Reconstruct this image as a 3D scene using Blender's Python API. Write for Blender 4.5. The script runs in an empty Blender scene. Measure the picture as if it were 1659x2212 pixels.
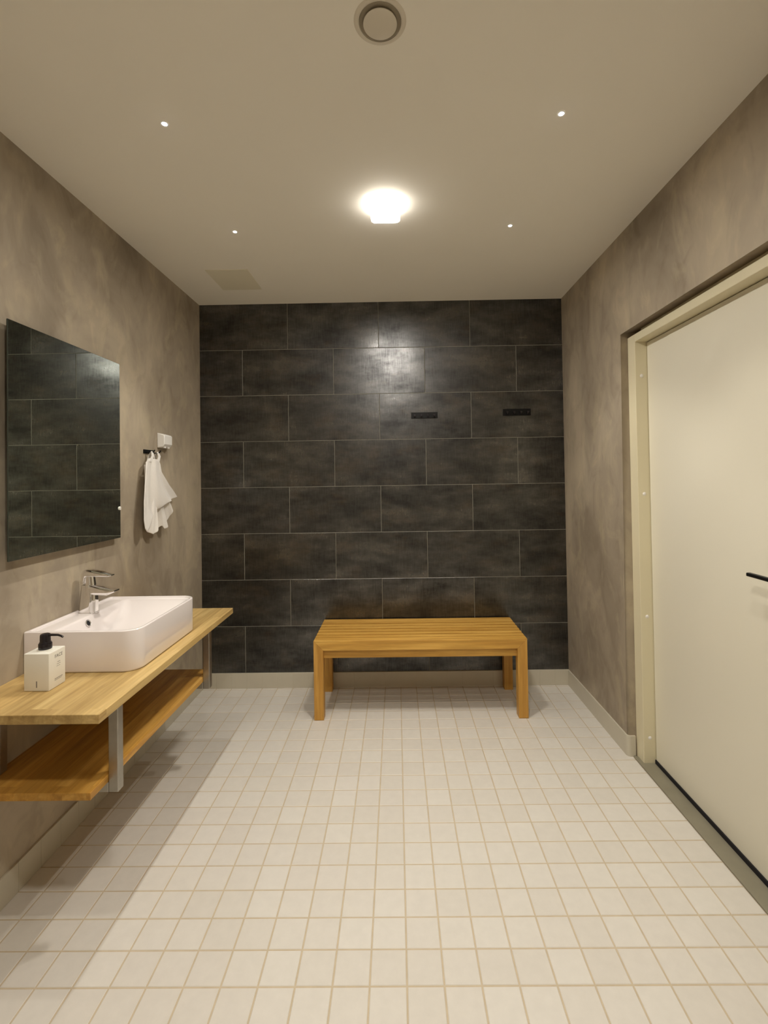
import bpy, bmesh, math, random
from mathutils import Vector, Matrix
random.seed(7)
PI = math.pi
C = bpy.context.scene.collection

# ---------------------------------------------------------------- dimensions
XL, XR, YB, YF, H = -1.2842, 1.0968, 3.1135, -1.60, 2.5137
BH = 0.098                                   # height of the tiled skirting

# ---------------------------------------------------------------- materials
def new_mat(name):
    m = bpy.data.materials.new(name); m.use_nodes = True
    nt = m.node_tree; b = nt.nodes['Principled BSDF']
    return m, nt, b

def N(nt, typ, **kw):
    n = nt.nodes.new(typ)
    for k, v in kw.items():
        if k in n.inputs: n.inputs[k].default_value = v
        else: setattr(n, k, v)
    return n

def ramp(nt, fac, stops):
    r = nt.nodes.new('ShaderNodeValToRGB')
    el = r.color_ramp.elements
    while len(el) < len(stops): el.new(0.5)
    for e, (p, c) in zip(el, stops):
        e.position = p; e.color = (*c, 1) if len(c) == 3 else c
    nt.links.new(fac, r.inputs['Fac'])
    return r

def coords(nt, scale=(1, 1, 1), loc=(0, 0, 0), rot=(0, 0, 0)):
    tc = nt.nodes.new('ShaderNodeTexCoord')
    mp = nt.nodes.new('ShaderNodeMapping')
    mp.inputs['Scale'].default_value = scale
    mp.inputs['Location'].default_value = loc
    mp.inputs['Rotation'].default_value = rot
    nt.links.new(tc.outputs['Object'], mp.inputs['Vector'])
    return mp.outputs['Vector']

def noise(nt, vec, scale, detail=4, rough=0.55, dist=0.0):
    n = nt.nodes.new('ShaderNodeTexNoise')
    n.inputs['Scale'].default_value = scale
    n.inputs['Detail'].default_value = detail
    n.inputs['Roughness'].default_value = rough
    n.inputs['Distortion'].default_value = dist
    nt.links.new(vec, n.inputs['Vector'])
    return n.outputs['Fac']

def mix(nt, fac, a, b, mode='MIX'):
    m = nt.nodes.new('ShaderNodeMix'); m.data_type = 'RGBA'; m.blend_type = mode
    for v, s in ((fac, m.inputs[0]), (a, m.inputs[6]), (b, m.inputs[7])):
        if hasattr(v, 'links'): nt.links.new(v, s)
        elif isinstance(v, (tuple, list)): s.default_value = (*v, 1)
        else: s.default_value = v
    return m.outputs[2]

def math_n(nt, op, a, b=0.0):
    m = nt.nodes.new('ShaderNodeMath'); m.operation = op
    for v, s in ((a, m.inputs[0]), (b, m.inputs[1])):
        if hasattr(v, 'links'): nt.links.new(v, s)
        else: s.default_value = v
    return m.outputs[0]

def bump(nt, b, h, strength=0.2, dist=0.001):
    n = nt.nodes.new('ShaderNodeBump')
    n.inputs['Strength'].default_value = strength
    n.inputs['Distance'].default_value = dist
    nt.links.new(h, n.inputs['Height']); nt.links.new(n.outputs['Normal'], b.inputs['Normal'])

def plain(name, col, rough=0.5, metal=0.0, ior=None, spec=None, nscale=0, namp=0.06, coat=0):
    m, nt, b = new_mat(name)
    b.inputs['Roughness'].default_value = rough
    b.inputs['Metallic'].default_value = metal
    if spec is not None: b.inputs['Specular IOR Level'].default_value = spec
    if coat: b.inputs['Coat Weight'].default_value = coat; b.inputs['Coat Roughness'].default_value = 0.04
    v = coords(nt)
    f = noise(nt, v, nscale or 12, 3)
    d = tuple(max(0, c * (1 - namp)) for c in col); l = tuple(min(1, c * (1 + namp)) for c in col)
    r = ramp(nt, f, [(0.3, d), (0.7, l)])
    nt.links.new(r.outputs['Color'], b.inputs['Base Color'])
    return m

def attr(nt, name):
    a = nt.nodes.new('ShaderNodeAttribute'); a.attribute_name = name
    return a

def mat_plaster():
    m, nt, b = new_mat('mineral_plaster')
    v1 = coords(nt, (1, 1.15, 0.75), rot=(0.35, 0, 0))
    v2 = coords(nt, (1, 1.35, 0.8), (3, 1, 2), rot=(-0.35, 0, 0))
    cloud = noise(nt, v1, 2.1, 5, 0.55, 0.7)
    base = ramp(nt, cloud, [(0.32, (0.275, 0.228, 0.170)), (0.50, (0.370, 0.312, 0.236)), (0.68, (0.475, 0.405, 0.302))])
    stroke = noise(nt, v2, 6.5, 5, 0.55, 0.9)
    sr = ramp(nt, stroke, [(0.34, (0.86, 0.85, 0.84)), (0.47, (1, 1, 1)), (0.57, (1.0, 1.0, 0.99)), (0.70, (1.17, 1.16, 1.11))])
    c = mix(nt, 0.85, base.outputs['Color'], sr.outputs['Color'], 'MULTIPLY')
    patch = noise(nt, coords(nt, (1, 1.8, 0.85), (7, 3, 5), rot=(0.6, 0, 0)), 3.4, 5, 0.6, 0.9)
    pr = ramp(nt, patch, [(0.54, (0, 0, 0)), (0.64, (1, 1, 1))])
    pf = math_n(nt, 'MULTIPLY', pr.outputs['Color'], 0.30)
    c = mix(nt, pf, c, (0.56, 0.48, 0.33))
    nt.links.new(c, b.inputs['Base Color'])
    rr = ramp(nt, stroke, [(0.3, (0.62, 0.62, 0.62)), (0.7, (0.46, 0.46, 0.46))])
    nt.links.new(rr.outputs['Color'], b.inputs['Roughness'])
    b.inputs['Specular IOR Level'].default_value = 0.35
    bump(nt, b, stroke, 0.25, 0.0015)
    return m

def mat_dark_tile():
    m, nt, b = new_mat('dark_rust_tile')
    a = attr(nt, 'tile')
    sh = nt.nodes.new('ShaderNodeVectorMath'); sh.operation = 'MULTIPLY_ADD'
    tc = nt.nodes.new('ShaderNodeTexCoord')
    nt.links.new(a.outputs['Fac'], sh.inputs[0])
    sh.inputs[1].default_value = (37.0, 11.0, 23.0)
    nt.links.new(tc.outputs['Object'], sh.inputs[2])
    def mp(scale):
        k = nt.nodes.new('ShaderNodeMapping'); k.inputs['Scale'].default_value = scale
        nt.links.new(sh.outputs[0], k.inputs['Vector']); return k.outputs['Vector']
    cloud = noise(nt, mp((3.0, 1, 7.0)), 1.4, 6, 0.62, 0.0)
    rust = noise(nt, mp((4.0, 1, 8.0)), 1.2, 6, 0.70, 0.0)
    streak = noise(nt, mp((4, 1, 40)), 1.0, 5, 0.6, 0.2)
    weave = noise(nt, mp((190, 1, 16)), 1.0, 3, 0.6, 0.0)
    base = ramp(nt, cloud, [(0.34, (0.0040, 0.0037, 0.0027)), (0.50, (0.0100, 0.0090, 0.0066)),
                            (0.60, (0.0220, 0.0195, 0.0142)), (0.72, (0.0400, 0.0350, 0.0262))])
    rr0 = ramp(nt, rust, [(0.52, (0, 0, 0)), (0.66, (1, 1, 1))])
    f0 = math_n(nt, 'MULTIPLY', rr0.outputs['Color'], 0.55)
    c0 = mix(nt, f0, base.outputs['Color'], (0.046, 0.030, 0.015))
    cool = ramp(nt, streak, [(0.48, (0, 0, 0)), (0.72, (1, 1, 1))])
    f = math_n(nt, 'MULTIPLY', cool.outputs['Color'], 0.22)
    c = mix(nt, f, c0, (0.034, 0.034, 0.030))
    w = ramp(nt, weave, [(0.3, (0.78, 0.78, 0.78)), (0.7, (1.22, 1.22, 1.22))])
    c = mix(nt, 0.15, c, w.outputs['Color'], 'MULTIPLY')
    nt.links.new(c, b.inputs['Base Color'])
    s = math_n(nt, 'MULTIPLY', cloud, 0.72); s2 = math_n(nt, 'MULTIPLY', weave, 0.28)
    s = math_n(nt, 'ADD', s, s2)
    rr = ramp(nt, s, [(0.36, (0.40, 0.40, 0.40)), (0.60, (0.27, 0.27, 0.27))])
    nt.links.new(rr.outputs['Color'], b.inputs['Roughness'])
    sp = ramp(nt, s, [(0.36, (0.30, 0.30, 0.30)), (0.62, (1.0, 1.0, 1.0))])
    nt.links.new(sp.outputs['Color'], b.inputs['Specular IOR Level'])
    b.inputs['IOR'].default_value = 1.62; b.inputs['Coat Weight'].default_value = 0.45; b.inputs['Coat Roughness'].default_value = 0.27
    bump(nt, b, weave, 0.2, 0.0004)
    return m

def mat_floor_tile():
    m, nt, b = new_mat('cream_ceramic_tile')
    a = attr(nt, 'tile')
    r = ramp(nt, a.outputs['Fac'], [(0.0, (0.600, 0.566, 0.508)), (0.5, (0.620, 0.588, 0.532)), (1.0, (0.634, 0.605, 0.550))])
    f = noise(nt, coords(nt), 28, 5, 0.6)
    g = ramp(nt, f, [(0.3, (0.965, 0.965, 0.965)), (0.7, (1.02, 1.02, 1.02))])
    c = mix(nt, 1.0, r.outputs['Color'], g.outputs['Color'], 'MULTIPLY')
    nt.links.new(c, b.inputs['Base Color'])
    b.inputs['Roughness'].default_value = 0.38
    b.inputs['Specular IOR Level'].default_value = 0.35
    bump(nt, b, noise(nt, coords(nt), 60, 3), 0.08, 0.001)
    return m

def mat_wood(name, dark, mid, light, along='X', stave=None, rough=0.42):
    """grain runs along the given local axis; stave=(width, length) of glued strips seen from above"""
    m, nt, b = new_mat(name)
    sc = {'X': (1.3, 22, 22), 'Y': (22, 1.3, 22), 'Z': (22, 22, 1.3)}[along]
    v = coords(nt, sc)
    if stave:
        br = nt.nodes.new('ShaderNodeTexBrick')
        br.offset = 0.43; br.inputs['Color1'].default_value = (0, 0, 0, 1); br.inputs['Color2'].default_value = (1, 1, 1, 1)
        br.inputs['Mortar'].default_value = (0.5, 0.5, 0.5, 1)
        br.inputs['Scale'].default_value = 1.0; br.inputs['Mortar Size'].default_value = 0.0
        br.inputs['Brick Width'].default_value = stave[1]; br.inputs['Row Height'].default_value = stave[0]
        rot = (0, 0, PI / 2) if along == 'Y' else (0, 0, 0)
        nt.links.new(coords(nt, rot=rot), br.inputs['Vector'])
        add = nt.nodes.new('ShaderNodeVectorMath'); add.operation = 'MULTIPLY_ADD'
        nt.links.new(br.outputs['Color'], add.inputs[0]); add.inputs[1].default_value = (9, 5, 7)
        nt.links.new(v, add.inputs[2]); v = add.outputs[0]
    g1 = noise(nt, v, 1.0, 6, 0.62, 0.8)
    g2 = noise(nt, v, 3.7, 4, 0.6, 0.3)
    r1 = ramp(nt, g1, [(0.30, dark), (0.5, mid), (0.68, light)])
    r2 = ramp(nt, g2, [(0.35, (0.80, 0.78, 0.74)), (0.6, (1.04, 1.04, 1.04))])
    c = mix(nt, 0.75, r1.outputs['Color'], r2.outputs['Color'], 'MULTIPLY')
    if stave:
        sr = ramp(nt, br.outputs['Color'], [(0.0, (0.78, 0.76, 0.72)), (1.0, (1.13, 1.12, 1.10))])
        c = mix(nt, 0.8, c, sr.outputs['Color'], 'MULTIPLY')
    nt.links.new(c, b.inputs['Base Color'])
    b.inputs['Roughness'].default_value = rough
    b.inputs['Specular IOR Level'].default_value = 0.4
    bump(nt, b, g2, 0.15, 0.0006)
    return m

def mat_cloth():
    m, nt, b = new_mat('white_terry')
    v = coords(nt)
    f = noise(nt, v, 420, 3, 0.7)
    r = ramp(nt, f, [(0.3, (0.74, 0.71, 0.66)), (0.7, (0.86, 0.83, 0.79))])
    nt.links.new(r.outputs['Color'], b.inputs['Base Color'])
    b.inputs['Roughness'].default_value = 0.95
    b.inputs['Sheen Weight'].default_value = 0.25
    bump(nt, b, f, 0.6, 0.002)
    return m

def mat_emit(name, col, strength):
    m, nt, b = new_mat(name)
    b.inputs['Base Color'].default_value = (0.9, 0.9, 0.9, 1)
    b.inputs['Emission Color'].default_value = (*col, 1)
    b.inputs['Emission Strength'].default_value = strength
    return m

M = dict(
    plaster=mat_plaster(), tile=mat_dark_tile(), ftile=mat_floor_tile(),
    wgrout=plain('light_wall_grout', (0.27, 0.26, 0.215), 0.7),
    fgrout=plain('sand_grout', (0.49, 0.41, 0.29), 0.85, nscale=30),
    ceiling=plain('matte_ceiling_paint', (0.90, 0.87, 0.785), 0.85, nscale=1.5, namp=0.012),
    hatch=plain('hatch_paint', (0.77, 0.73, 0.59), 0.8, nscale=3, namp=0.02),
    bench=mat_wood('orange_teak', (0.47, 0.240, 0.042), (0.60, 0.335, 0.066), (0.71, 0.430, 0.105), 'X', rough=0.5),
    benchv=mat_wood('orange_teak_upright', (0.42, 0.205, 0.036), (0.540, 0.285, 0.055), (0.63, 0.360, 0.085), 'Z'),
    benchy=mat_wood('orange_teak_cross', (0.42, 0.205, 0.036), (0.540, 0.285, 0.055), (0.63, 0.360, 0.085), 'Y'),
    oak=mat_wood('oiled_oak_staves', (0.40, 0.260, 0.095), (0.54, 0.375, 0.150), (0.63, 0.465, 0.205), 'Y', (0.085, 0.9)),
    oak2=mat_wood('oiled_oak_shelf', (0.40, 0.195, 0.035), (0.56, 0.300, 0.060), (0.66, 0.39, 0.10), 'Y', (0.07, 0.8)),
    steel=plain('brushed_steel', (0.42, 0.40, 0.36), 0.38, 1.0, nscale=40),
    chrome=plain('polished_chrome', (0.82, 0.81, 0.80), 0.07, 1.0, namp=0.0),
    ceramic=plain('white_ceramic', (0.80, 0.745, 0.73), 0.10, 0, namp=0.0, coat=0.6),
    plastic=plain('white_plastic', (0.80, 0.78, 0.74), 0.35, namp=0.01),
    bottle=plain('matte_white_plastic', (0.80, 0.78, 0.70), 0.42, namp=0.01),
    black=plain('black_plastic', (0.012, 0.009, 0.012), 0.22, namp=0.0),
    blackm=plain('black_painted_metal', (0.005, 0.005, 0.005), 0.42, spec=0.25, namp=0.1),
    ink=plain('grey_print', (0.16, 0.15, 0.14), 0.6, namp=0.0),
    door=plain('ivory_lacquer', (0.73, 0.695, 0.575), 0.38, nscale=2, namp=0.012),
    frame=plain('cream_frame_paint', (0.72, 0.66, 0.47), 0.36, nscale=2, namp=0.012),
    skirt=plain('shaded_skirting_tile', (0.56, 0.52, 0.42), 0.38, nscale=8, namp=0.03),  # floor glaze, darkened in colour for the weaker light on upright faces
    medge=plain('dark_mirror_edge', (0.03, 0.04, 0.03), 0.3),
    thresh=plain('grey_threshold_metal', (0.24, 0.22, 0.16), 0.42, 0.1),
    dark=plain('dark_void', (0.006, 0.005, 0.007), 0.8),
    duct=plain('shaded_vent_enamel', (0.30, 0.26, 0.19), 0.6),  # valve enamel with the shade of the recess put into its colour
    vent=plain('vent_enamel', (0.70, 0.65, 0.55), 0.5, namp=0.01),
    cloth=mat_cloth(),
)
LAMP = mat_emit('glowing_lamp_glass', (1.0, 0.94, 0.855), 305.0)
LAMPS = mat_emit('glowing_lamp_side_glass', (1.0, 0.94, 0.855), 6.0)
LED = mat_emit('glowing_led_lens', (0.96, 0.95, 1.0), 160.0)
LEDS = mat_emit('glowing_led_lens_soft', (0.96, 0.95, 1.0), 110.0)

def mat_mirror():
    m, nt, b = new_mat('silvered_glass')
    b.inputs['Metallic'].default_value = 1; b.inputs['Roughness'].default_value = 0.0
    f = noise(nt, coords(nt), 1.0, 1)
    r = ramp(nt, f, [(0, (0.70, 0.76, 0.70)), (1, (0.72, 0.78, 0.72))])
    nt.links.new(r.outputs['Color'], b.inputs['Base Color'])
    return m
M['mirror'] = mat_mirror()

# ---------------------------------------------------------------- mesh helpers
def box(bm, x0, x1, y0, y1, z0, z1, bev=0.0, seg=2, mi=0, attrv=None):
    vs = [bm.verts.new(p) for p in ((x0, y0, z0), (x1, y0, z0), (x1, y1, z0), (x0, y1, z0),
                                    (x0, y0, z1), (x1, y0, z1), (x1, y1, z1), (x0, y1, z1))]
    fs = [bm.faces.new([vs[i] for i in q]) for q in ((0, 3, 2, 1), (4, 5, 6, 7), (0, 1, 5, 4), (1, 2, 6, 5), (2, 3, 7, 6), (3, 0, 4, 7))]
    for f in fs: f.material_index = mi
    if bev:
        es = list({e for f in fs for e in f.edges})
        r = bmesh.ops.bevel(bm, geom=es, offset=bev, segments=seg, profile=0.5, affect='EDGES', clamp_overlap=True)
        for f in r['faces']: f.material_index = mi
    return fs

def cyl(bm, p0, p1, r0, r1=None, n=32, caps=True):
    r1 = r0 if r1 is None else r1
    p0, p1 = Vector(p0), Vector(p1); d = (p1 - p0).normalized()
    u = d.orthogonal().normalized(); w = d.cross(u)
    a = [bm.verts.new(p0 + (u * math.cos(t) + w * math.sin(t)) * r0) for t in (2 * PI * i / n for i in range(n))]
    b = [bm.verts.new(p1 + (u * math.cos(t) + w * math.sin(t)) * r1) for t in (2 * PI * i / n for i in range(n))]
    for i in range(n):
        bm.faces.new((a[i], a[(i + 1) % n], b[(i + 1) % n], b[i]))
    if caps:
        bm.faces.new(a[::-1]); bm.faces.new(b)

def lathe(bm, prof, c=(0, 0, 0), n=64):
    """prof: list of (r, z); r==0 closes to a point"""
    rows = []
    for r, z in prof:
        if r < 1e-7: rows.append([bm.verts.new((c[0], c[1], c[2] + z))])
        else: rows.append([bm.verts.new((c[0] + r * math.cos(2 * PI * i / n), c[1] + r * math.sin(2 * PI * i / n), c[2] + z)) for i in range(n)])
    for a, b in zip(rows, rows[1:]):
        for i in range(n):
            j = (i + 1) % n
            if len(a) == 1 and len(b) == 1: continue
            if len(a) == 1: bm.faces.new((a[0], b[i], b[j]))
            elif len(b) == 1: bm.faces.new((a[i], a[j], b[0]))
            else: bm.faces.new((a[i], a[j], b[j], b[i]))

def tube(bm, pts, r, n=16):
    pts = [Vector(p) for p in pts]; rs = r if isinstance(r, (list, tuple)) else [r] * len(pts)
    rows = []; prev = None
    for i, p in enumerate(pts):
        d = ((pts[min(i + 1, len(pts) - 1)] - pts[max(i - 1, 0)])).normalized()
        u = d.orthogonal().normalized() if prev is None else (prev - d * prev.dot(d)).normalized()
        prev = u; w = d.cross(u)
        rows.append([bm.verts.new(p + (u * math.cos(2 * PI * k / n) + w * math.sin(2 * PI * k / n)) * rs[i]) for k in range(n)])
    for a, b in zip(rows, rows[1:]):
        for k in range(n): bm.faces.new((a[k], a[(k + 1) % n], b[(k + 1) % n], b[k]))
    bm.faces.new(rows[0][::-1]); bm.faces.new(rows[-1])

def loft(bm, rings, cap0=True, cap1=True):
    rows = [[bm.verts.new(p) for p in r] for r in rings]
    n = len(rows[0])
    for a, b in zip(rows, rows[1:]):
        for i in range(n): bm.faces.new((a[i], a[(i + 1) % n], b[(i + 1) % n], b[i]))
    if cap0: bm.faces.new(rows[0][::-1])
    if cap1: bm.faces.new(rows[-1])

def rrect(x0, x1, y0, y1, rad, n=8, sub=6):
    """rounded rectangle, counter-clockwise; rad = radii at (x1,y0), (x1,y1), (x0,y1), (x0,y0)"""
    cs = [(x1, y0, -1, 1, -PI / 2), (x1, y1, -1, -1, 0), (x0, y1, 1, -1, PI / 2), (x0, y0, 1, 1, PI)]
    out = []; arcs = []
    for (cx, cy, sx, sy, a0), r in zip(cs, rad):
        ox, oy = cx + sx * r, cy + sy * r
        arcs.append([(ox + r * math.cos(a0 + PI / 2 * i / n), oy + r * math.sin(a0 + PI / 2 * i / n)) for i in range(n + 1)])
    for k in range(4):
        out += arcs[k]
        a, b = arcs[k][-1], arcs[(k + 1) % 4][0]
        out += [(a[0] + (b[0] - a[0]) * t / sub, a[1] + (b[1] - a[1]) * t / sub) for t in range(1, sub)]
    return out

def obj(name, bm, mats, parent=None, loc=None, smooth=False, bev=None, wn=False):
    me = bpy.data.meshes.new(name)
    if loc is not None: bmesh.ops.translate(bm, verts=bm.verts, vec=-Vector(loc))
    bmesh.ops.recalc_face_normals(bm, faces=bm.faces)
    bm.to_mesh(me); bm.free()
    for m in (mats if isinstance(mats, (list, tuple)) else [mats]): me.materials.append(m)
    if smooth:
        for p in me.polygons: p.use_smooth = True
        if smooth != 'all':
            me.set_sharp_from_angle(angle=math.radians(smooth if smooth is not True else 35))
    o = bpy.data.objects.new(name, me); C.objects.link(o)
    if parent is not None:
        o.parent = parent
    elif loc is not None: o.location = loc
    if bev:
        b = o.modifiers.new('edge', 'BEVEL'); b.width = bev; b.segments = 3; b.limit_method = 'ANGLE'; b.angle_limit = math.radians(40)
        b.harden_normals = False
    return o

def thing(name, loc, label, cat, group=None):
    o = bpy.data.objects.new(name, None); C.objects.link(o); o.location = loc
    o.empty_display_size = 0.05
    o['label'] = label; o['category'] = cat
    if group: o['group'] = group
    return o

def tag(o, label, cat, group=None):
    o['label'] = label; o['category'] = cat
    if group: o['group'] = group
    return o

def struct(name, bm, m, **kw):
    o = obj(name, bm, m, **kw); o['kind'] = 'structure'; return o

def B(): return bmesh.new()

def pt(thing_o, bm):                      # world -> thing-local
    bmesh.ops.translate(bm, verts=bm.verts, vec=-Vector(thing_o.location)); return bm

def set_attr(o, name, vals):
    a = o.data.attributes.new(name, 'FLOAT', 'FACE')
    for i, v in enumerate(vals): a.data[i].value = v

# ---------------------------------------------------------------- floor
def tile_field(bm, cells, axis, front, gap, bev, mi, mk):
    """cells: (u0,u1,v0,v1) on plane; builds chamfered plates rising toward the room"""
    vals = []
    for (u0, u1, v0, v1) in cells:
        t = random.random()
        a = [(u0 + gap, v0 + gap), (u1 - gap, v0 + gap), (u1 - gap, v1 - gap), (u0 + gap, v1 - gap)]
        i = [(u0 + gap + bev, v0 + gap + bev), (u1 - gap - bev, v0 + gap + bev), (u1 - gap - bev, v1 - gap - bev), (u0 + gap + bev, v1 - gap - bev)]
        lo = [bm.verts.new(mk(u, v, front + 0.0025)) for u, v in a]
        md = [bm.verts.new(mk(u, v, front + bev * 0.8)) for u, v in a]
        hi = [bm.verts.new(mk(u, v, front)) for u, v in i]
        fs = []
        for k in range(4):
            j = (k + 1) % 4
            fs.append(bm.faces.new((lo[k], lo[j], md[j], md[k])))
            fs.append(bm.faces.new((md[k], md[j], hi[j], hi[k])))
        fs.append(bm.faces.new(hi))
        for f in fs: f.material_index = mi
        vals += [t] * len(fs)
    return vals

FX0, FY0 = 0.0075, 1.290
bm = B()
cells = []
xs = [XL] + [FX0 + 0.1 * c for c in range(-20, 20) if XL + 0.012 < FX0 + 0.1 * c < 1.115 - 0.012] + [1.118]
ys = [YF] + [FY0 + 0.1 * r for r in range(-40, 40) if YF + 0.012 < FY0 + 0.1 * r < YB - 0.012] + [YB]
for a, b_ in zip(xs, xs[1:]):
    for c, d in zip(ys, ys[1:]): cells.append((a, b_, c, d))
mk = lambda u, v, w: (u, v, -w)
vals = tile_field(bm, cells, 'Z', 0.0, 0.0024, 0.0014, 0, mk)
gv = [bm.verts.new(p) for p in ((XL - .02, YF, -0.0012), (1.24, YF, -0.0012), (1.24, YB + .02, -0.0012), (XL - .02, YB + .02, -0.0012))]
f = bm.faces.new(gv); f.material_index = 1; vals.append(0.5)
box(bm, XL - .12, 1.4, YF - .1, YB + .12, -0.10, -0.003, mi=1); vals += [0.5] * 6
flo = struct('floor', bm, [M['ftile'], M['fgrout']])
set_attr(flo, 'tile', vals)

# ---------------------------------------------------------------- back wall of dark tiles
TH, TW, WX, WZ1 = 0.30184, 0.59904, -1.00242, 2.21094
bm = B(); cells = []
for r in range(8):
    z1 = H + 0.004 if r == 0 else WZ1 - TH * (r - 1)
    z0 = WZ1 - TH * r
    off = 1 if r % 2 == 0 else 0
    js = sorted(WX + TW / 2 * i for i in range(-2, 9) if i % 2 == off)
    js = [XL - 0.01] + [j for j in js if XL + 0.03 < j < XR - 0.03] + [XR + 0.01]
    for a, b_ in zip(js, js[1:]): cells.append((a, b_, z0, z1))
mkw = lambda u, v, w: (u, YB + w, v)
vals = tile_field(bm, cells, 'Y', 0.0, 0.0013, 0.0014, 0, mkw)
gv = [bm.verts.new(p) for p in ((XL - .02, YB + .0013, 0), (1.2, YB + .0013, 0), (1.2, YB + .0013, H + .01), (XL - .02, YB + .0013, H + .01))]
f = bm.faces.new(gv); f.material_index = 1; vals.append(0.5)
box(bm, XL - .12, 1.4, YB + .004, YB + .14, -.1, H + .1, mi=1); vals += [0.5] * 6
bw = struct('wall_back', bm, [M['tile'], M['wgrout']])
set_attr(bw, 'tile', vals)

# ---------------------------------------------------------------- other walls, ceiling
bm = B(); box(bm, XL - .12, XL, YF - .1, YB + .003, -.05, H + .05); struct('wall_left', bm, M['plaster'])
bm = B(); box(bm, XL - .12, 1.4, YF - .12, YF, -.05, H + .05); struct('wall_front', bm, M['ceiling'])
bm = B(); box(bm, XL - .12, 1.4, YF - .12, YB + .14, H, H + .1); struct('ceiling', bm, M['ceiling'])

DY0, DY1, DZ = 1.27, 2.322, 2.046           # rough opening of the doorway
bm = B()
prof = [(YF - .1, -.05), (DY0, -.05), (DY0, DZ), (DY1, DZ), (DY1, -.05), (YB + .003, -.05), (YB + .003, H + .05), (YF - .1, H + .05)]
a = [bm.verts.new((XR, y, z)) for y, z in prof]; b_ = [bm.verts.new((XR + 0.2, y, z)) for y, z in prof]
bm.faces.new(a); bm.faces.new(b_[::-1])
for i in range(len(prof)):
    j = (i + 1) % len(prof); bm.faces.new((a[i], b_[i], b_[j], a[j]))
bm.edges.ensure_lookup_table()
es = [e for e in bm.edges if all(abs(v.co.x - XR) < 1e-6 for v in e.verts) and
      (({round(v.co.y, 4) for v in e.verts} == {round(DY1, 4)}) or ({round(v.co.z, 4) for v in e.verts} == {round(DZ, 4)}) or ({round(v.co.y, 4) for v in e.verts} == {round(DY0, 4)}))]
bmesh.ops.bevel(bm, geom=es, offset=0.013, segments=6, profile=0.5, affect='EDGES')
struct('wall_right', bm, M['plaster'], smooth=40)

# skirting of upright cream tiles
def skirting(name, cells, mkf, extra=None):
    bm = B()
    vals = tile_field(bm, cells, '', 0.0, 0.0004, 0.0005, 0, mkf)
    n0 = len(bm.faces)
    if extra: extra(bm)
    vals += [0.5] * (len(bm.faces) - n0)
    o = struct(name, bm, [M['skirt'], M['skirt']], smooth=20)
    if len(o.data.polygons) == len(vals): set_attr(o, 'tile', vals)
T = 0.008
ux = sorted([XL] + [FX0 + 0.1 * c for c in range(-20, 20) if XL + .01 < FX0 + 0.1 * c < XR - .01] + [XR])
skirting('baseboard_back', [(a, b_, 0.0, BH) for a, b_ in zip(ux, ux[1:])], lambda u, v, w: (u, YB - T + w, v),
         lambda bm: box(bm, XL, XR, YB - T + .0012, YB + .001, 0.0, BH - .001))
uy = [y for y in ys]
skirting('baseboard_left', [(a, b_, 0.0, BH) for a, b_ in zip(uy, uy[1:])], lambda u, v, w: (XL + T - w, u, v),
         lambda bm: box(bm, XL, XL + T - .0012, YF, YB, 0.0, BH - .001))
def wrap(bm):                                # runs along the wall, rounds the corner into the reveal
    pts = [(XR - T + .0004, YB - T), (XR - T + .0004, DY1 + .012)]
    for i in range(1, 7):
        t = PI / 2 * i / 6
        pts.append((XR - T + .0004 + 0.020 * (1 - math.cos(t)), DY1 + .012 - 0.020 * math.sin(t)))
    pts.append((1.129, DY1 - 0.008))
    back = [(1.129, DY1 + .004), (XR + .02, DY1 + .004), (XR + .006, DY1 + .02), (XR + .006, YB - T)]
    P = pts + back
    lo = [bm.verts.new((x, y, 0)) for x, y in P]; hi = [bm.verts.new((x, y, BH)) for x, y in P]
    bm.faces.new(lo[::-1]); bm.faces.new(hi)
    for i in range(len(P)):
        j = (i + 1) % len(P); bm.faces.new((lo[i], lo[j], hi[j], hi[i]))
    box(bm, XR - T, XR + .001, YF, DY0 - .002, 0, BH)
skirting('baseboard_right', [], None, wrap)

# ---------------------------------------------------------------- door
FXF, JY, DX = 1.136, 2.253, 1.192            # frame face, inner jamb, leaf face
LY0 = 1.345
HZ = 1.981
bm = B()
box(bm, DX, DX + .04, LY0 + .003, JY - .0035, 0.017, HZ - .004, bev=0.0015)
leaf = struct('door_1', bm, M['door'])
def fr(name, args, mat='frame', bev=0.002, **kw):
    bm = B()
    for a in args: box(bm, *a, bev=bev)
    return obj(name, bm, M[mat], parent=leaf, **kw)
fo = fr('door_frame', [(FXF, DX + .05, JY, DY1 - .0005, 0.0, 2.018), (FXF, DX + .05, DY0 + .001, LY0, 0.0, 2.018),
                       (FXF, DX + .05, LY0, JY, HZ, 2.018), (FXF + .03, DX + .05, LY0, JY, 2.018, DZ - .001)])
for z in (1.82, 1.262, 0.687, 0.122):
    bm = B(); lathe(bm, [(0.0, 0.0030), (0.0050, 0.0025), (0.0085, 0.0)], n=24)
    bmesh.ops.rotate(bm, verts=bm.verts, cent=(0, 0, 0), matrix=Matrix.Rotation(PI / 2, 3, 'X'))
    bmesh.ops.translate(bm, verts=bm.verts, vec=(1.166, JY, z))
    o = obj('screw_cap', bm, M['plastic'], parent=leaf, smooth=True)
fr('threshold', [(1.1165, 1.187, LY0 - .02, DY1 - .011, -0.001, 0.006)], 'thresh', 0.002)
bm = B(); box(bm, 1.187, DX + .045, LY0, JY - .001, -0.001, 0.022); box(bm, DX + .041, DX + .045, LY0, JY, 0.0, HZ)
obj('door_gap_dark', bm, M['dark'], parent=leaf)  # near-black filler standing for the darkness of the gap around the leaf
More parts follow.
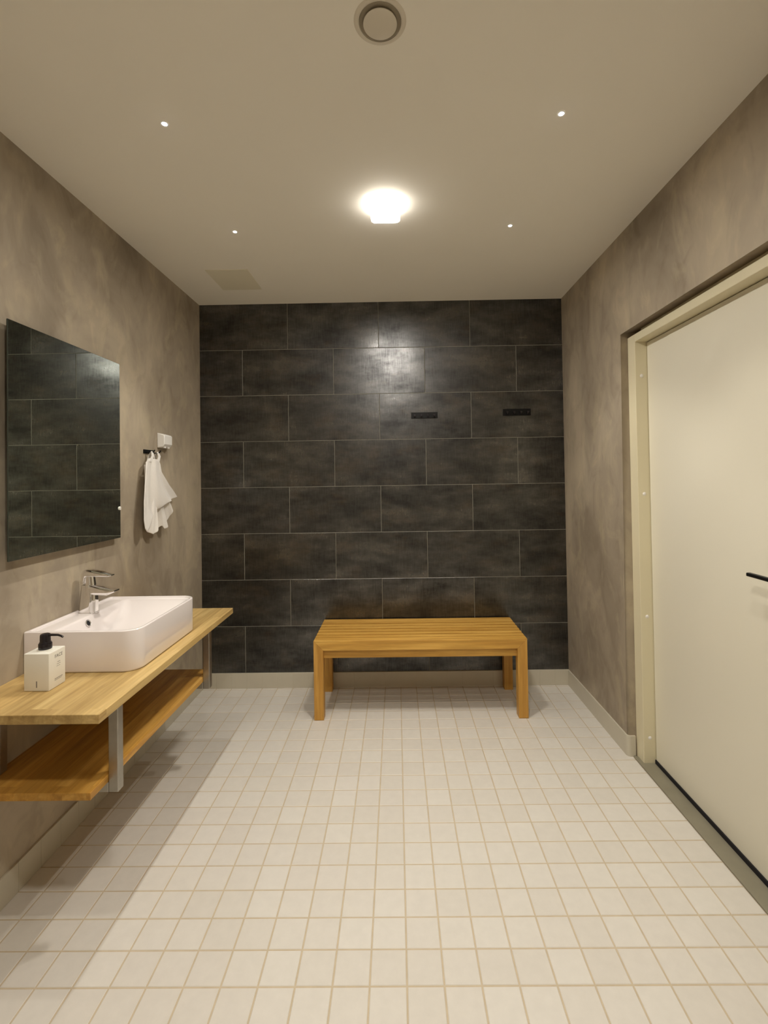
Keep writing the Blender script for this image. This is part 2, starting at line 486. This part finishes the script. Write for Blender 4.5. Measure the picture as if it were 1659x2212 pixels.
# lever handle (its outer half lies beyond the picture's right edge)
bm = B()
cyl(bm, (DX, 1.435, 1.026), (DX - .008, 1.435, 1.026), 0.026)
cyl(bm, (DX - .008, 1.435, 1.026), (DX - .050, 1.435, 1.026), 0.009)
box(bm, DX - .058, DX - .042, 1.424, 1.568, 1.0185, 1.0305, bev=0.003, seg=3)
o = obj('door_handle', bm, M['blackm'], parent=leaf, smooth=30); o['label'] = 'black lever handle'

# ---------------------------------------------------------------- mirror
MY0, MY1, MZ0, MZ1 = 1.526, 2.150, 1.104, 1.893
t = thing('wall_mirror', (XL, (MY0 + MY1) / 2, MZ0), 'tall frameless rectangular mirror on the left wall above the washbasin', 'mirror')
bm = B(); box(bm, XL + .0255, XL + .030, MY0, MY1, MZ0, MZ1, bev=0.0008)
o = obj('mirror_glass', pt(t, bm), [M['medge'], M['mirror']], parent=t)
for p in o.data.polygons:
    if p.normal.x > 0.99: p.material_index = 1
bm = B(); box(bm, XL + .0245, XL + .0253, MY0 + .001, MY1 - .001, MZ0 + .001, MZ1 - .001)
obj('backing', pt(t, bm), M['black'], parent=t)
for y in (MY0 + .08, MY1 - .12):
    bm = B(); box(bm, XL, XL + .0245, y, y + .03, MZ0 + .06, MZ1 - .06)
    obj('mounting_rail', pt(t, bm), M['steel'], parent=t)
bm = B()
cyl(bm, (XL + .030, MY1 - .0055, 1.237), (XL + .034, MY1 - .0055, 1.237), 0.0085, 0.0075, 24)
bmesh.ops.bisect_plane(bm, geom=bm.verts[:] + bm.edges[:] + bm.faces[:], plane_co=(0, MY1 - .001, 0), plane_no=(0, 1, 0), clear_outer=True)
o = obj('edge_button', pt(t, bm), M['plastic'], parent=t, smooth=True); o['label'] = 'small white button at the mirror edge'

# ---------------------------------------------------------------- counter on a steel frame
CZ, CX, CY0, CY1 = 0.707, -0.842, 1.333, 2.425
t = thing('washstand', (-1.06, 1.88, 0.398), 'wall mounted oak washstand with lower shelf and grey steel posts', 'washstand')
bm = B(); box(bm, XL + .0008, CX, CY0, CY1, CZ - .027, CZ, bev=0.0022)
o = obj('countertop', pt(t, bm), M['oak'], parent=t); o['label'] = 'pale oak countertop'
bm = B(); box(bm, XL + .012, -.9065, 1.393, 2.293, 0.428, 0.451, bev=0.002)
o = obj('shelf', pt(t, bm), M['oak2'], parent=t); o['label'] = 'orange oiled oak lower shelf'
for y in (1.478, 2.198):
    for nm, a in (('post', (-.9055, -.8755, y, y + .030, 0.397, CZ - .027)),
                  ('rear_post', (XL + .010, XL + .040, y, y + .030, 0.451, CZ - .057)),
                  ('shelf_bearer', (XL + .001, -.9055, y, y + .030, 0.397, 0.428)),
                  ('upper_bearer', (XL + .001, -.9055, y, y + .030, CZ - .057, CZ - .027))):
        bm = B(); box(bm, *a, bev=0.0022); obj(nm, pt(t, bm), M['steel'], parent=t)

# ---------------------------------------------------------------- washbasin
SX0, SX1, SY0, SY1, SZ0, SZ1 = XL + .0012, -0.893, 1.622, 2.113, CZ, 0.848
t = thing('washbasin', ((SX0 + SX1) / 2, (SY0 + SY1) / 2, SZ0), 'rectangular white ceramic basin with rounded front corners on the oak counter', 'washbasin')
rings = []
def ring(i, z, rf, rb=0.004):
    """rectangle shrunk by i=(back, front, near, far)"""
    rings.append([(x, y, z) for x, y in rrect(SX0 + i[0], SX1 - i[1], SY0 + i[2], SY1 - i[3], (rf, rf, rb, rb), 10, 8)])
ring((.004, .004, .004, .004), SZ0, .054)
ring((.001, .001, .001, .001), SZ0 + .003, .057)
ring((0, 0, 0, 0), SZ0 + .007, .058)
ring((0, 0, 0, 0), SZ1 - .004, .058)
ring((.0008, .0008, .0008, .0008), SZ1 - .0015, .057)
ring((.003, .003, .003, .003), SZ1, .055)
ring((.012, .010, .010, .010), SZ1, .050, .006)
ring((.0145, .0125, .0125, .0125), SZ1 - .0015, .048, .008)
ring((.016, .0135, .0135, .0135), SZ1 - .0065, .047, .010)
ring((.030, .016, .016, .016), SZ1 - .008, .046, .014)
ring((.074, .020, .020, .020), SZ1 - .0085, .044, .022)
ring((.080, .022, .022, .022), SZ1 - .0110, .042, .026)
ring((.084, .025, .026, .026), SZ1 - .0170, .042, .030)
ring((.094, .034, .045, .055), SZ1 - .0420, .045, .036)
ring((.104, .046, .070, .100), SZ1 - .0680, .050, .044)
ring((.118, .066, .100, .145), SZ1 - .0860, .055, .052)
ring((.140, .095, .140, .185), SZ1 - .0950, .050, .050)
ring((.175, .140, .190, .220), SZ1 - .0990, .028, .028)
ring((.190, .170, .215, .245), SZ1 - .1000, .012, .012)
bm = B(); loft(bm, rings)
obj('basin', pt(t, bm), M['ceramic'], parent=t, smooth=50)
# overflow on the rear slope of the bowl
oc = Vector((-1.1905, 1.822, 0.817)); on = Vector((0.92, 0, 0.38)).normalized()
bm = B(); u = Vector((0, 1, 0)); w = on.cross(u)
R_, r_ = 0.0115, 0.0022; rows = []
for i in range(32):
    a = 2 * PI * i / 32; d = u * math.cos(a) + w * math.sin(a)
    rows.append([bm.verts.new(oc + d * (R_ + r_ * math.cos(b2)) + on * (r_ * math.sin(b2) + .0006)) for b2 in (2 * PI * k / 10 for k in range(10))])
for i in range(32):
    a, b_ = rows[i], rows[(i + 1) % 32]
    for k in range(10): bm.faces.new((a[k], a[(k + 1) % 10], b_[(k + 1) % 10], b_[k]))
obj('overflow_ring', pt(t, bm), M['chrome'], parent=t, smooth='all')
bm = B(); cyl(bm, oc - on * .004, oc + on * .0012, 0.0098, n=28)
obj('overflow_hole', pt(t, bm), M['dark'], parent=t)
bm = B(); lathe(bm, [(0, .004), (.020, .0035), (.026, .001), (.0265, 0)], (-1.065, 1.852, SZ1 - .0995))
obj('drain_cap', pt(t, bm), M['chrome'], parent=t, smooth=True)

# ---------------------------------------------------------------- faucet
FYc = 1.893
t = thing('faucet', (-1.236, FYc, SZ1 - .008), 'chrome single lever mixer tap on the rear ledge of the basin', 'faucet')
def sec(z, x0, x1, hw, r=0.45):
    rr = min(hw, (x1 - x0) / 2) * 0.8
    return [(x, y, z) for x, y in rrect(x0, x1, FYc - hw, FYc + hw, (rr,) * 4, 8, 2)]
bm = B()
loft(bm, [sec(.8395, -1.271, -1.199, .0265), sec(.842, -1.271, -1.199, .0265), sec(.843, -1.2685, -1.2005, .0250), sec(.880, -1.2650, -1.2010, .0235),
          sec(.915, -1.2610, -1.2015, .0225), sec(.940, -1.2580, -1.2080, .0220), sec(.950, -1.2570, -1.2120, .0220)])
obj('body', pt(t, bm), M['chrome'], parent=t, smooth=35)
def xsec(x, z0, z1, hw, rf=0.35):
    rr = min(hw, (z1 - z0) / 2) * rf * 2
    return [(x, y, z) for z, y in rrect(z0, z1, FYc - hw, FYc + hw, (rr,) * 4, 6, 2)]
bm = B()
loft(bm, [xsec(-1.230, .902, .952, .0215), xsec(-1.205, .909, .948, .0215), xsec(-1.180, .9085, .9425, .0215),
          xsec(-1.155, .907, .9365, .0205), xsec(-1.140, .9130, .9325, .0195), xsec(-1.1215, .9225, .9275, .0180)])
obj('spout', pt(t, bm), M['chrome'], parent=t, smooth=35)
bm = B(); cyl(bm, (-1.226, FYc, .945), (-1.229, FYc, .986), .0195, .0175, 32)
obj('cartridge_neck', pt(t, bm), M['chrome'], parent=t, smooth=35)
bm = B()
loft(bm, [xsec(-1.2545, .948, 1.000, .017), xsec(-1.250, .946, 1.006, .0205), xsec(-1.243, .948, 1.0095, .0215), xsec(-1.2385, .975, 1.010, .0215), xsec(-1.225, .983, 1.009, .0215),
          xsec(-1.200, .982, 1.0045, .0205), xsec(-1.170, .981, .996, .0180), xsec(-1.148, .981, .9905, .0150), xsec(-1.137, .984, .9885, .0110)])
obj('lever', pt(t, bm), M['chrome'], parent=t, smooth=35)

# ---------------------------------------------------------------- soap bottle
t = thing('soap_dispenser', (-1.1325, 1.520, CZ), 'square white pump bottle with black pump beside the basin on the counter', 'soap bottle')
bm = B(); box(bm, -1.1725, -1.0930, 1.483, 1.557, CZ + .0003, 0.8235, bev=0.0022, seg=3)
obj('bottle', pt(t, bm), M['bottle'], parent=t, smooth=30)
bm = B(); lathe(bm, [(0.0, 0.8225), (0.0215, 0.8225), (0.0215, .8255), (0.0195, .8262), (0, .8262)], (-1.133, 1.522, 0), 40)
obj('neck', pt(t, bm), M['bottle'], parent=t, smooth=30)
bm = B(); lathe(bm, [(0, .8262), (.0180, .8262), (.0188, .8285), (.0188, .8430), (.0178, .8450), (.0165, .8455), (.0165, .8480), (.0150, .8490),
                     (.0146, .8680), (.0136, .8725), (.0100, .8745), (0, .8750)], (-1.133, 1.522, 0), 40)
tube(bm, [(-1.133, 1.522, .8690), (-1.110, 1.522, .8700), (-1.092, 1.522, .8695), (-1.082, 1.522, .8665), (-1.0755, 1.522, .8625)], [.0042, .0038, .0034, .0032, .0031], 14)
o = obj('pump', pt(t, bm), M['black'], parent=t, smooth=35); o['label'] = 'black pump head with spout'
def text_mesh(s, size):
    cu = bpy.data.curves.new('t', 'FONT'); cu.body = s; cu.size = size; cu.align_x = 'CENTER'; cu.align_y = 'CENTER'; cu.extrude = 0.00015
    o = bpy.data.objects.new('t', cu); C.objects.link(o)
    bpy.context.view_layer.update()
    me = bpy.data.meshes.new_from_object(o.evaluated_get(bpy.context.evaluated_depsgraph_get()))
    bpy.data.objects.remove(o); return me
Mside = Matrix(((0, 0, 1, -1.0929), (1, 0, 0, 0), (0, 1, 0, 0), (0, 0, 0, 1)))   # text plane facing +x, reading along +y
me = text_mesh('FACE', 0.0150)
bm = B(); bm.from_mesh(me); bmesh.ops.transform(bm, matrix=Matrix.Translation((0, 1.526, .8045)) @ Mside, verts=bm.verts)
obj('lettering', pt(t, bm), M['ink'], parent=t); bm = B()
def dashes(z, y0, y1, h, x=-1.0930, lens=(.0022, .0030, .0016)):
    y = y0; k = 0
    while y < y1 - .0008:
        l = min(lens[k % len(lens)], y1 - y); box(bm, x, x + .0002, y, y + l, z, z + h); y += l + .0009; k += 1
dashes(.7835, 1.5205, 1.5335, .0018); dashes(.7775, 1.5180, 1.5345, .0014); dashes(.7715, 1.5165, 1.5330, .0012)
obj('small_print', pt(t, bm), M['ink'], parent=t); bm = B()
dashes(.7335, 1.5080, 1.5440, .0022); dashes(.7295, 1.5080, 1.5400, .0016)
obj('bottom_print', pt(t, bm), M['ink'], parent=t)
bm = B(); box(bm, -1.1335, -1.1305, 1.4828, 1.4830, .7185, .7385)
obj('printed_mark', pt(t, bm), M['ink'], parent=t)

# ---------------------------------------------------------------- hook plate, socket and towel
t = thing('towel_hook', (XL, 2.452, 1.512), 'small black hook plate on the left wall holding the white towel', 'hook')
bm = B(); box(bm, XL + .0002, XL + .006, 2.402, 2.504, 1.500, 1.520, bev=0.0015)
obj('plate', pt(t, bm), M['blackm'], parent=t)
for y in (2.422, 2.482):
    bm = B(); tube(bm, [(XL + .004, y, 1.506), (XL + .030, y, 1.503), (XL + .044, y, 1.507), (XL + .050, y, 1.517)], .0032, 12)
    obj('hook', pt(t, bm), M['blackm'], parent=t, smooth=True)

t = thing('wall_socket', (XL, 2.60, 1.575), 'small white covered wall socket above the towel hook', 'socket')
bm = B()
P = [(XL + .0002, 1.536), (XL + .030, 1.540), (XL + .041, 1.556), (XL + .041, 1.600), (XL + .036, 1.607), (XL + .0002, 1.618)]
loft(bm, [[(x, y, z) for x, z in P] for y in (2.543, 2.632)])
obj('cover', pt(t, bm), M['plastic'], parent=t, bev=0.004, smooth=30)
for y in (2.560, 2.600):
    bm = B(); box(bm, XL + .026, XL + .0335, y, y + .016, 1.5355, 1.5420, bev=0.001)
    obj('hinge_lug', pt(t, bm), M['plastic'], parent=t)

t = thing('towel', (XL + .05, 2.45, 1.50), 'crumpled white terry hand towel hanging by a loop on the left wall', 'towel')
def interp(P, s):
    L = [0]
    for a, b_ in zip(P, P[1:]): L.append(L[-1] + math.dist(a, b_))
    s *= L[-1]
    for i in range(len(P) - 1):
        if s <= L[i + 1] + 1e-9:
            k = (s - L[i]) / max(1e-9, L[i + 1] - L[i]); return tuple(a + (b_ - a) * k for a, b_ in zip(P[i], P[i + 1]))
    return P[-1]
def sheet(bm, top, bottom, left, right, x0, x1, folds, amp, ph=0.0, nu=44, nv=44, tip=0.0):
    """Coons-like patch in (y, z) between the gathered top and the hem; x bulges with the folds"""
    g = []
    for j in range(nv + 1):
        v = j / nv; row = []
        for i in range(nu + 1):
            u_ = i / nu
            T_, B_ = interp(top, u_), interp(bottom, u_); Lf, Rt = interp(left, v), interp(right, v)
            p = [(1 - v) * T_[k] + v * B_[k] + (1 - u_) * Lf[k] + u_ * Rt[k]
                 - ((1 - u_) * (1 - v) * top[0][k] + u_ * (1 - v) * top[-1][k] + (1 - u_) * v * bottom[0][k] + u_ * v * bottom[-1][k]) for k in (0, 1)]
            a = amp * (0.35 + 0.9 * v)
            x = x0 + (x1 - x0) * v + a * math.sin(folds * PI * u_ + ph + 0.9 * math.sin(2.3 * v + ph)) + 0.35 * a * math.sin(folds * 2.3 * PI * u_ + 2 * v + ph)
            x += 0.010 * math.sin(PI * min(1, u_ * 1.0)) * (1 - v * .3) + tip * u_ * v
            row.append(bm.verts.new((x, p[0], p[1])))
        g.append(row)
    for j in range(nv):
        for i in range(nu): bm.faces.new((g[j][i], g[j][i + 1], g[j + 1][i + 1], g[j + 1][i]))
k = 1.012
def S(P): return [(y * k, 1.357 + (z - 1.357) * k) for y, z in P]
TX = XL + .040
bm = B()
sheet(bm, S([(2.318, 1.452), (2.345, 1.472), (2.40, 1.468), (2.448, 1.470)]),
      S([(2.288, 1.112), (2.318, 1.135), (2.342, 1.172), (2.42, 1.214), (2.52, 1.246), (2.668, 1.268)]),
      S([(2.318, 1.452), (2.296, 1.36), (2.272, 1.26), (2.262, 1.17), (2.270, 1.13), (2.288, 1.112)]),
      S([(2.448, 1.470), (2.468, 1.445), (2.478, 1.405), (2.560, 1.335), (2.668, 1.268)]), TX, TX + .012, 3.6, .0095, 0.4, tip=-.012)
sheet(bm, S([(2.33, 1.44), (2.36, 1.44), (2.40, 1.44)]), S([(2.322, 1.150), (2.345, 1.112), (2.385, 1.090), (2.408, 1.100), (2.414, 1.150)]),
      S([(2.33, 1.44), (2.325, 1.25), (2.322, 1.150)]), S([(2.40, 1.44), (2.43, 1.30), (2.412, 1.150)]), TX - .012, TX - .004, 3.0, .010, 1.9)
sheet(bm, S([(2.38, 1.42), (2.41, 1.42), (2.44, 1.42)]), S([(2.405, 1.115), (2.445, 1.103), (2.475, 1.108), (2.487, 1.125), (2.500, 1.104), (2.520, 1.110), (2.575, 1.160), (2.578, 1.185), (2.607, 1.262)]),
      S([(2.38, 1.42), (2.40, 1.25), (2.405, 1.115)]), S([(2.44, 1.42), (2.53, 1.35), (2.607, 1.262)]), TX - .016, TX - .010, 5.6, .0105, 0.2)
o = obj('terry_cloth', pt(t, bm), M['cloth'], parent=t, smooth='all')
so = o.modifiers.new('thickness', 'SOLIDIFY'); so.thickness = 0.0045; so.offset = 0
sb = o.modifiers.new('soft', 'SUBSURF'); sb.levels = 1; sb.render_levels = 1
# ribbon loops that run up over the two hooks
bm = B()
for yc, yb in ((2.422, 2.378), (2.482, 2.452)):
    pr = []
    pts = [(TX + .010, yb, 1.455), (TX + .010, (yb + yc) / 2 + .002, 1.486), (XL + .036, yc, 1.5105), (XL + .020, yc + .004, 1.490), (TX - .010, yb + .012, 1.452)]
    for i, p in enumerate(pts):
        w_ = (0.013, .011, .009, .009, .012)[i]
        pr.append([(p[0] - .001, p[1] - w_ , p[2]), (p[0] + .001, p[1] - w_, p[2]), (p[0] + .001, p[1] + w_, p[2]), (p[0] - .001, p[1] + w_, p[2])])
    loft(bm, pr)
obj('hanging_loop', pt(t, bm), M['cloth'], parent=t, smooth=60)

# ---------------------------------------------------------------- coat hook rails on the dark wall
def rail(x0, x1, z0, z1, label):
    t = thing('coat_hook_rail', ((x0 + x1) / 2, YB, (z0 + z1) / 2), label, 'hook rail', 'coat hook rails on the dark wall')
    bm = B(); box(bm, x0, x1, YB - .006, YB - .0002, z0, z1, bev=0.001)
    obj('plate', pt(t, bm), M['blackm'], parent=t)
    for i in range(4):
        x = x0 + (x1 - x0) * (0.13 + 0.245 * i); z = z0 + (z1 - z0) * .45
        bm = B()
        cyl(bm, (x, YB - .006, z), (x, YB - .026, z), .0042, n=16)
        cyl(bm, (x, YB - .026, z), (x, YB - .031, z), .0070, n=20)
        box(bm, x - .003, x + .003, YB - .026, YB - .006, z - .012, z, bev=.001)
        obj('hook', pt(t, bm), M['black'], parent=t, smooth=35)
rail(0.102, 0.275, 1.742, 1.781, 'black four peg coat rail on the dark wall, nearer the shiny reflection')
rail(0.702, 0.883, 1.750, 1.794, 'black four peg coat rail on the dark wall, nearer the door side')

# ---------------------------------------------------------------- bench
BX0, BX1, BY0, BY1, BZ = -0.482, 0.719, 2.688, 3.098, 0.443
LW = 0.054
t = thing('slatted_bench', ((BX0 + BX1) / 2, (BY0 + BY1) / 2, 0), 'orange teak slatted bench with four square legs before the dark wall', 'bench')
def mitred_beam(y0, y1):                     # beam with 45 degree ends that meet the legs
    bm = B(); h = 0.055
    P = [(BX0, BZ), (BX1, BZ), (BX1 - LW, BZ - h), (BX0 + LW, BZ - h)]
    a = [bm.verts.new((x, y0, z)) for x, z in P]; b_ = [bm.verts.new((x, y1, z)) for x, z in P]
    bm.faces.new(a); bm.faces.new(b_[::-1])
    for i in range(4): bm.faces.new((a[i], a[(i + 1) % 4], b_[(i + 1) % 4], b_[i]))
    return bm
def leg(side, y0, y1):
    bm = B(); h = 0.055
    xo, xi = (BX0, BX0 + LW) if side < 0 else (BX1, BX1 - LW)
    P = [(xo, 0.0), (xo, BZ - .0006), (xi, BZ - h - .0006), (xi, 0.0)]
    a = [bm.verts.new((x, y0, z)) for x, z in P]; b_ = [bm.verts.new((x, y1, z)) for x, z in P]
    bm.faces.new(a); bm.faces.new(b_[::-1])
    for i in range(4): bm.faces.new((a[i], a[(i + 1) % 4], b_[(i + 1) % 4], b_[i]))
    return bm
for nm, y0, y1 in (('front_beam', BY0, BY0 + .052), ('back_beam', BY1 - .045, BY1)):
    obj(nm, pt(t, mitred_beam(y0, y1)), M['bench'], parent=t, bev=.0015)
for y0, y1 in ((BY0, BY0 + LW), (BY1 - LW, BY1)):
    for s in (-1, 1): obj('leg', pt(t, leg(s, y0, y1)), M['benchv'], parent=t, bev=.0015)
edges = [2.743, 2.795, 2.847, 2.899, 2.951, 3.003, 3.055]
for y0, y1 in zip(edges, edges[1:]):
    bm = B(); box(bm, BX0, BX1, y0 + .0088, y1 - .0088, BZ - .044, BZ - .0005, bev=.001)
    obj('slat', pt(t, bm), M['bench'], parent=t)
for y0 in (BY0 + .020, BY1 - .044):
    bm = B(); box(bm, BX0 + LW - .001, BX1 - LW + .001, y0, y0 + .024, 0.340, BZ - .0562, bev=.0015)
    obj('apron', pt(t, bm), M['bench'], parent=t)
for x0 in (BX0 + .006, BX1 - .046, (BX0 + BX1) / 2 - .02):
    bm = B(); box(bm, x0, x0 + .040, BY0 + .053, BY1 - .046, BZ - .072, BZ - .0442, bev=.0015)
    obj('cross_rail', pt(t, bm), M['benchy'], parent=t)

# ---------------------------------------------------------------- ceiling fittings
t = thing('ceiling_vent', (-0.024, 1.190, H), 'round white exhaust air valve in the ceiling near the camera', 'vent')
bm = B(); lathe(bm, [(.0530, -.0001), (.0540, -.0028), (.058, -.0036), (.063, -.0026), (.0665, -.0002)], tuple(t.location), 72)
obj('flange', pt(t, bm), M['vent'], parent=t, smooth='all')
bm = B(); lathe(bm, [(0, -.0004), (.0535, -.0004), (.0536, -.0030)], tuple(t.location), 72)
obj('duct_opening', pt(t, bm), M['duct'], parent=t)  # flat disc; its darker colour stands for shade inside the duct
bm = B(); lathe(bm, [(.030, -.001), (.039, -.003), (.0425, -.006), (.0428, -.0080), (.0405, -.0092), (.020, -.0096), (0, -.0096)], tuple(t.location), 72)
obj('valve_disc', pt(t, bm), M['vent'], parent=t, smooth=50)

bm = B(); box(bm, -1.035, -0.800, 2.590, 2.865, H - .0035, H - .0001, bev=.001)
o = obj('ceiling_hatch', bm, M['hatch'], loc=None)
tag(o, 'flat beige access hatch in the ceiling by the back left corner', 'hatch')
o.data.transform(Matrix.Translation((0.9175, -2.7275, -H))); o.location = (-0.9175, 2.7275, H)

def light(name, kind, loc, parent, **kw):
    d = bpy.data.lights.new(name, kind)
    for k_, v in kw.items(): setattr(d, k_, v)
    o = bpy.data.objects.new(name, d); C.objects.link(o)
    o.parent = parent; o.location = Vector(loc) - Vector(parent.location)
    return o

LX, LY = -0.030, 1.997
def square_lamp(x, y, label, side, main):
    t = thing('ceiling_lamp', (x, y, H), label, 'lamp', 'square ceiling lamps')
    rr_ = lambda i, z: [(px, py, H - z) for px, py in rrect(x - .063 + i, x + .063 - i, y - .063 + i, y + .063 - i, (.016 - i * .3,) * 4, 6, 3)]
    bm = B(); loft(bm, [rr_(0, .008), rr_(0, .040), rr_(.002, .046), rr_(.0055, .0495), rr_(.0070, .0495), rr_(.0070, .044)], cap0=False, cap1=False)
    obj('glass_shade', pt(t, bm), side, parent=t, smooth=40)
    bm = B(); loft(bm, [rr_(.0075, .046), rr_(.0075, .0480)])
    obj('glowing_diffuser', pt(t, bm), main, parent=t, smooth=40)
    bm = B(); box(bm, x - .058, x + .058, y - .058, y + .058, H - .009, H - .0001)
    obj('mounting_base', pt(t, bm), M['plastic'], parent=t)
square_lamp(LX, LY, 'glowing square glass ceiling lamp in the middle of the room', LAMPS, LAMP)
square_lamp(LX, 0.385, 'square glass ceiling lamp straight overhead, out of view', LAMPS, LAMP)

SPOTW = 15.0
def spot(x, y, label, lens):
    t = thing('ceiling_spotlight', (x, y, H), label, 'spotlight', 'small recessed ceiling spotlights')
    bm = B(); lathe(bm, [(.0075, -.0002), (.0080, -.0018), (.0110, -.0018), (.0122, -.0002)], (x, y, H), 40)
    obj('bezel', pt(t, bm), M['plastic'], parent=t, smooth=40)
    bm = B(); lathe(bm, [(0, -.0030), (.004, -.0027), (.0068, -.0014), (.0075, -.0002)], (x, y, H), 32)
    obj('lens', pt(t, bm), lens, parent=t, smooth='all')
    l = light('spotlight_beam', 'SPOT', (x, y, H - .006), t, energy=SPOTW, color=(1.0, .945, .85), spot_size=math.radians(87), spot_blend=0.45, shadow_soft_size=0.012)
    return t
spot(-0.733, 1.517, 'bright small ceiling spotlight, nearest on the left side', LED)
spot(0.545, 1.511, 'bright small ceiling spotlight, nearest on the right side', LED)
spot(-0.735, 2.194, 'small ceiling spotlight on the left, nearer the dark wall', LEDS)
spot(0.543, 2.188, 'small ceiling spotlight on the right, nearer the dark wall', LEDS)

spot(-0.733, 0.860, 'small ceiling spotlight overhead on the left, out of view', LEDS)
spot(0.545, 0.860, 'small ceiling spotlight overhead on the right, out of view', LEDS)

# ---------------------------------------------------------------- camera
p_, y_, r_ = 0.014578908, 0.0091765179, 0.01522133943
cp, sp, cy, sy, cr, sr = math.cos(p_), math.sin(p_), math.cos(y_), math.sin(y_), math.cos(r_), math.sin(r_)
R = Matrix(((cy, -sy, 0), (sy, cy, 0), (0, 0, 1))) @ Matrix(((1, 0, 0), (0, cp, -sp), (0, sp, cp))) @ Matrix(((cr, 0, sr), (0, 1, 0), (-sr, 0, cr)))
Rb = R @ Matrix(((1, 0, 0), (0, 0, -1), (0, 1, 0)))
cd = bpy.data.cameras.new('camera'); cam = bpy.data.objects.new('camera', cd); C.objects.link(cam)
cd.sensor_fit = 'VERTICAL'; cd.sensor_height = 36.0; cd.sensor_width = 27.0
cd.lens = 1028.0561 / 2212 * 36.0
cd.shift_x = -17.3015 / 2212; cd.shift_y = -89.3009 / 2212
cd.clip_start = 0.02
cam.matrix_world = Matrix.Translation((0, 0, 1.35707)) @ Rb.to_4x4()
sc = bpy.context.scene
sc.camera = cam
w = bpy.data.worlds.new('world'); sc.world = w; w.use_nodes = True
w.node_tree.nodes['Background'].inputs['Color'].default_value = (0.02, 0.018, 0.015, 1)
sc.view_settings.view_transform = 'Standard'; sc.view_settings.look = 'None'
sc.view_settings.exposure = 0.55; sc.view_settings.gamma = 1.0; sc.view_settings.use_curve_mapping = False
sc.cycles.max_bounces = 10; sc.cycles.diffuse_bounces = 7; sc.cycles.glossy_bounces = 6
sc.cycles.sample_clamp_indirect = 4.0
sc.cycles.use_denoising = True
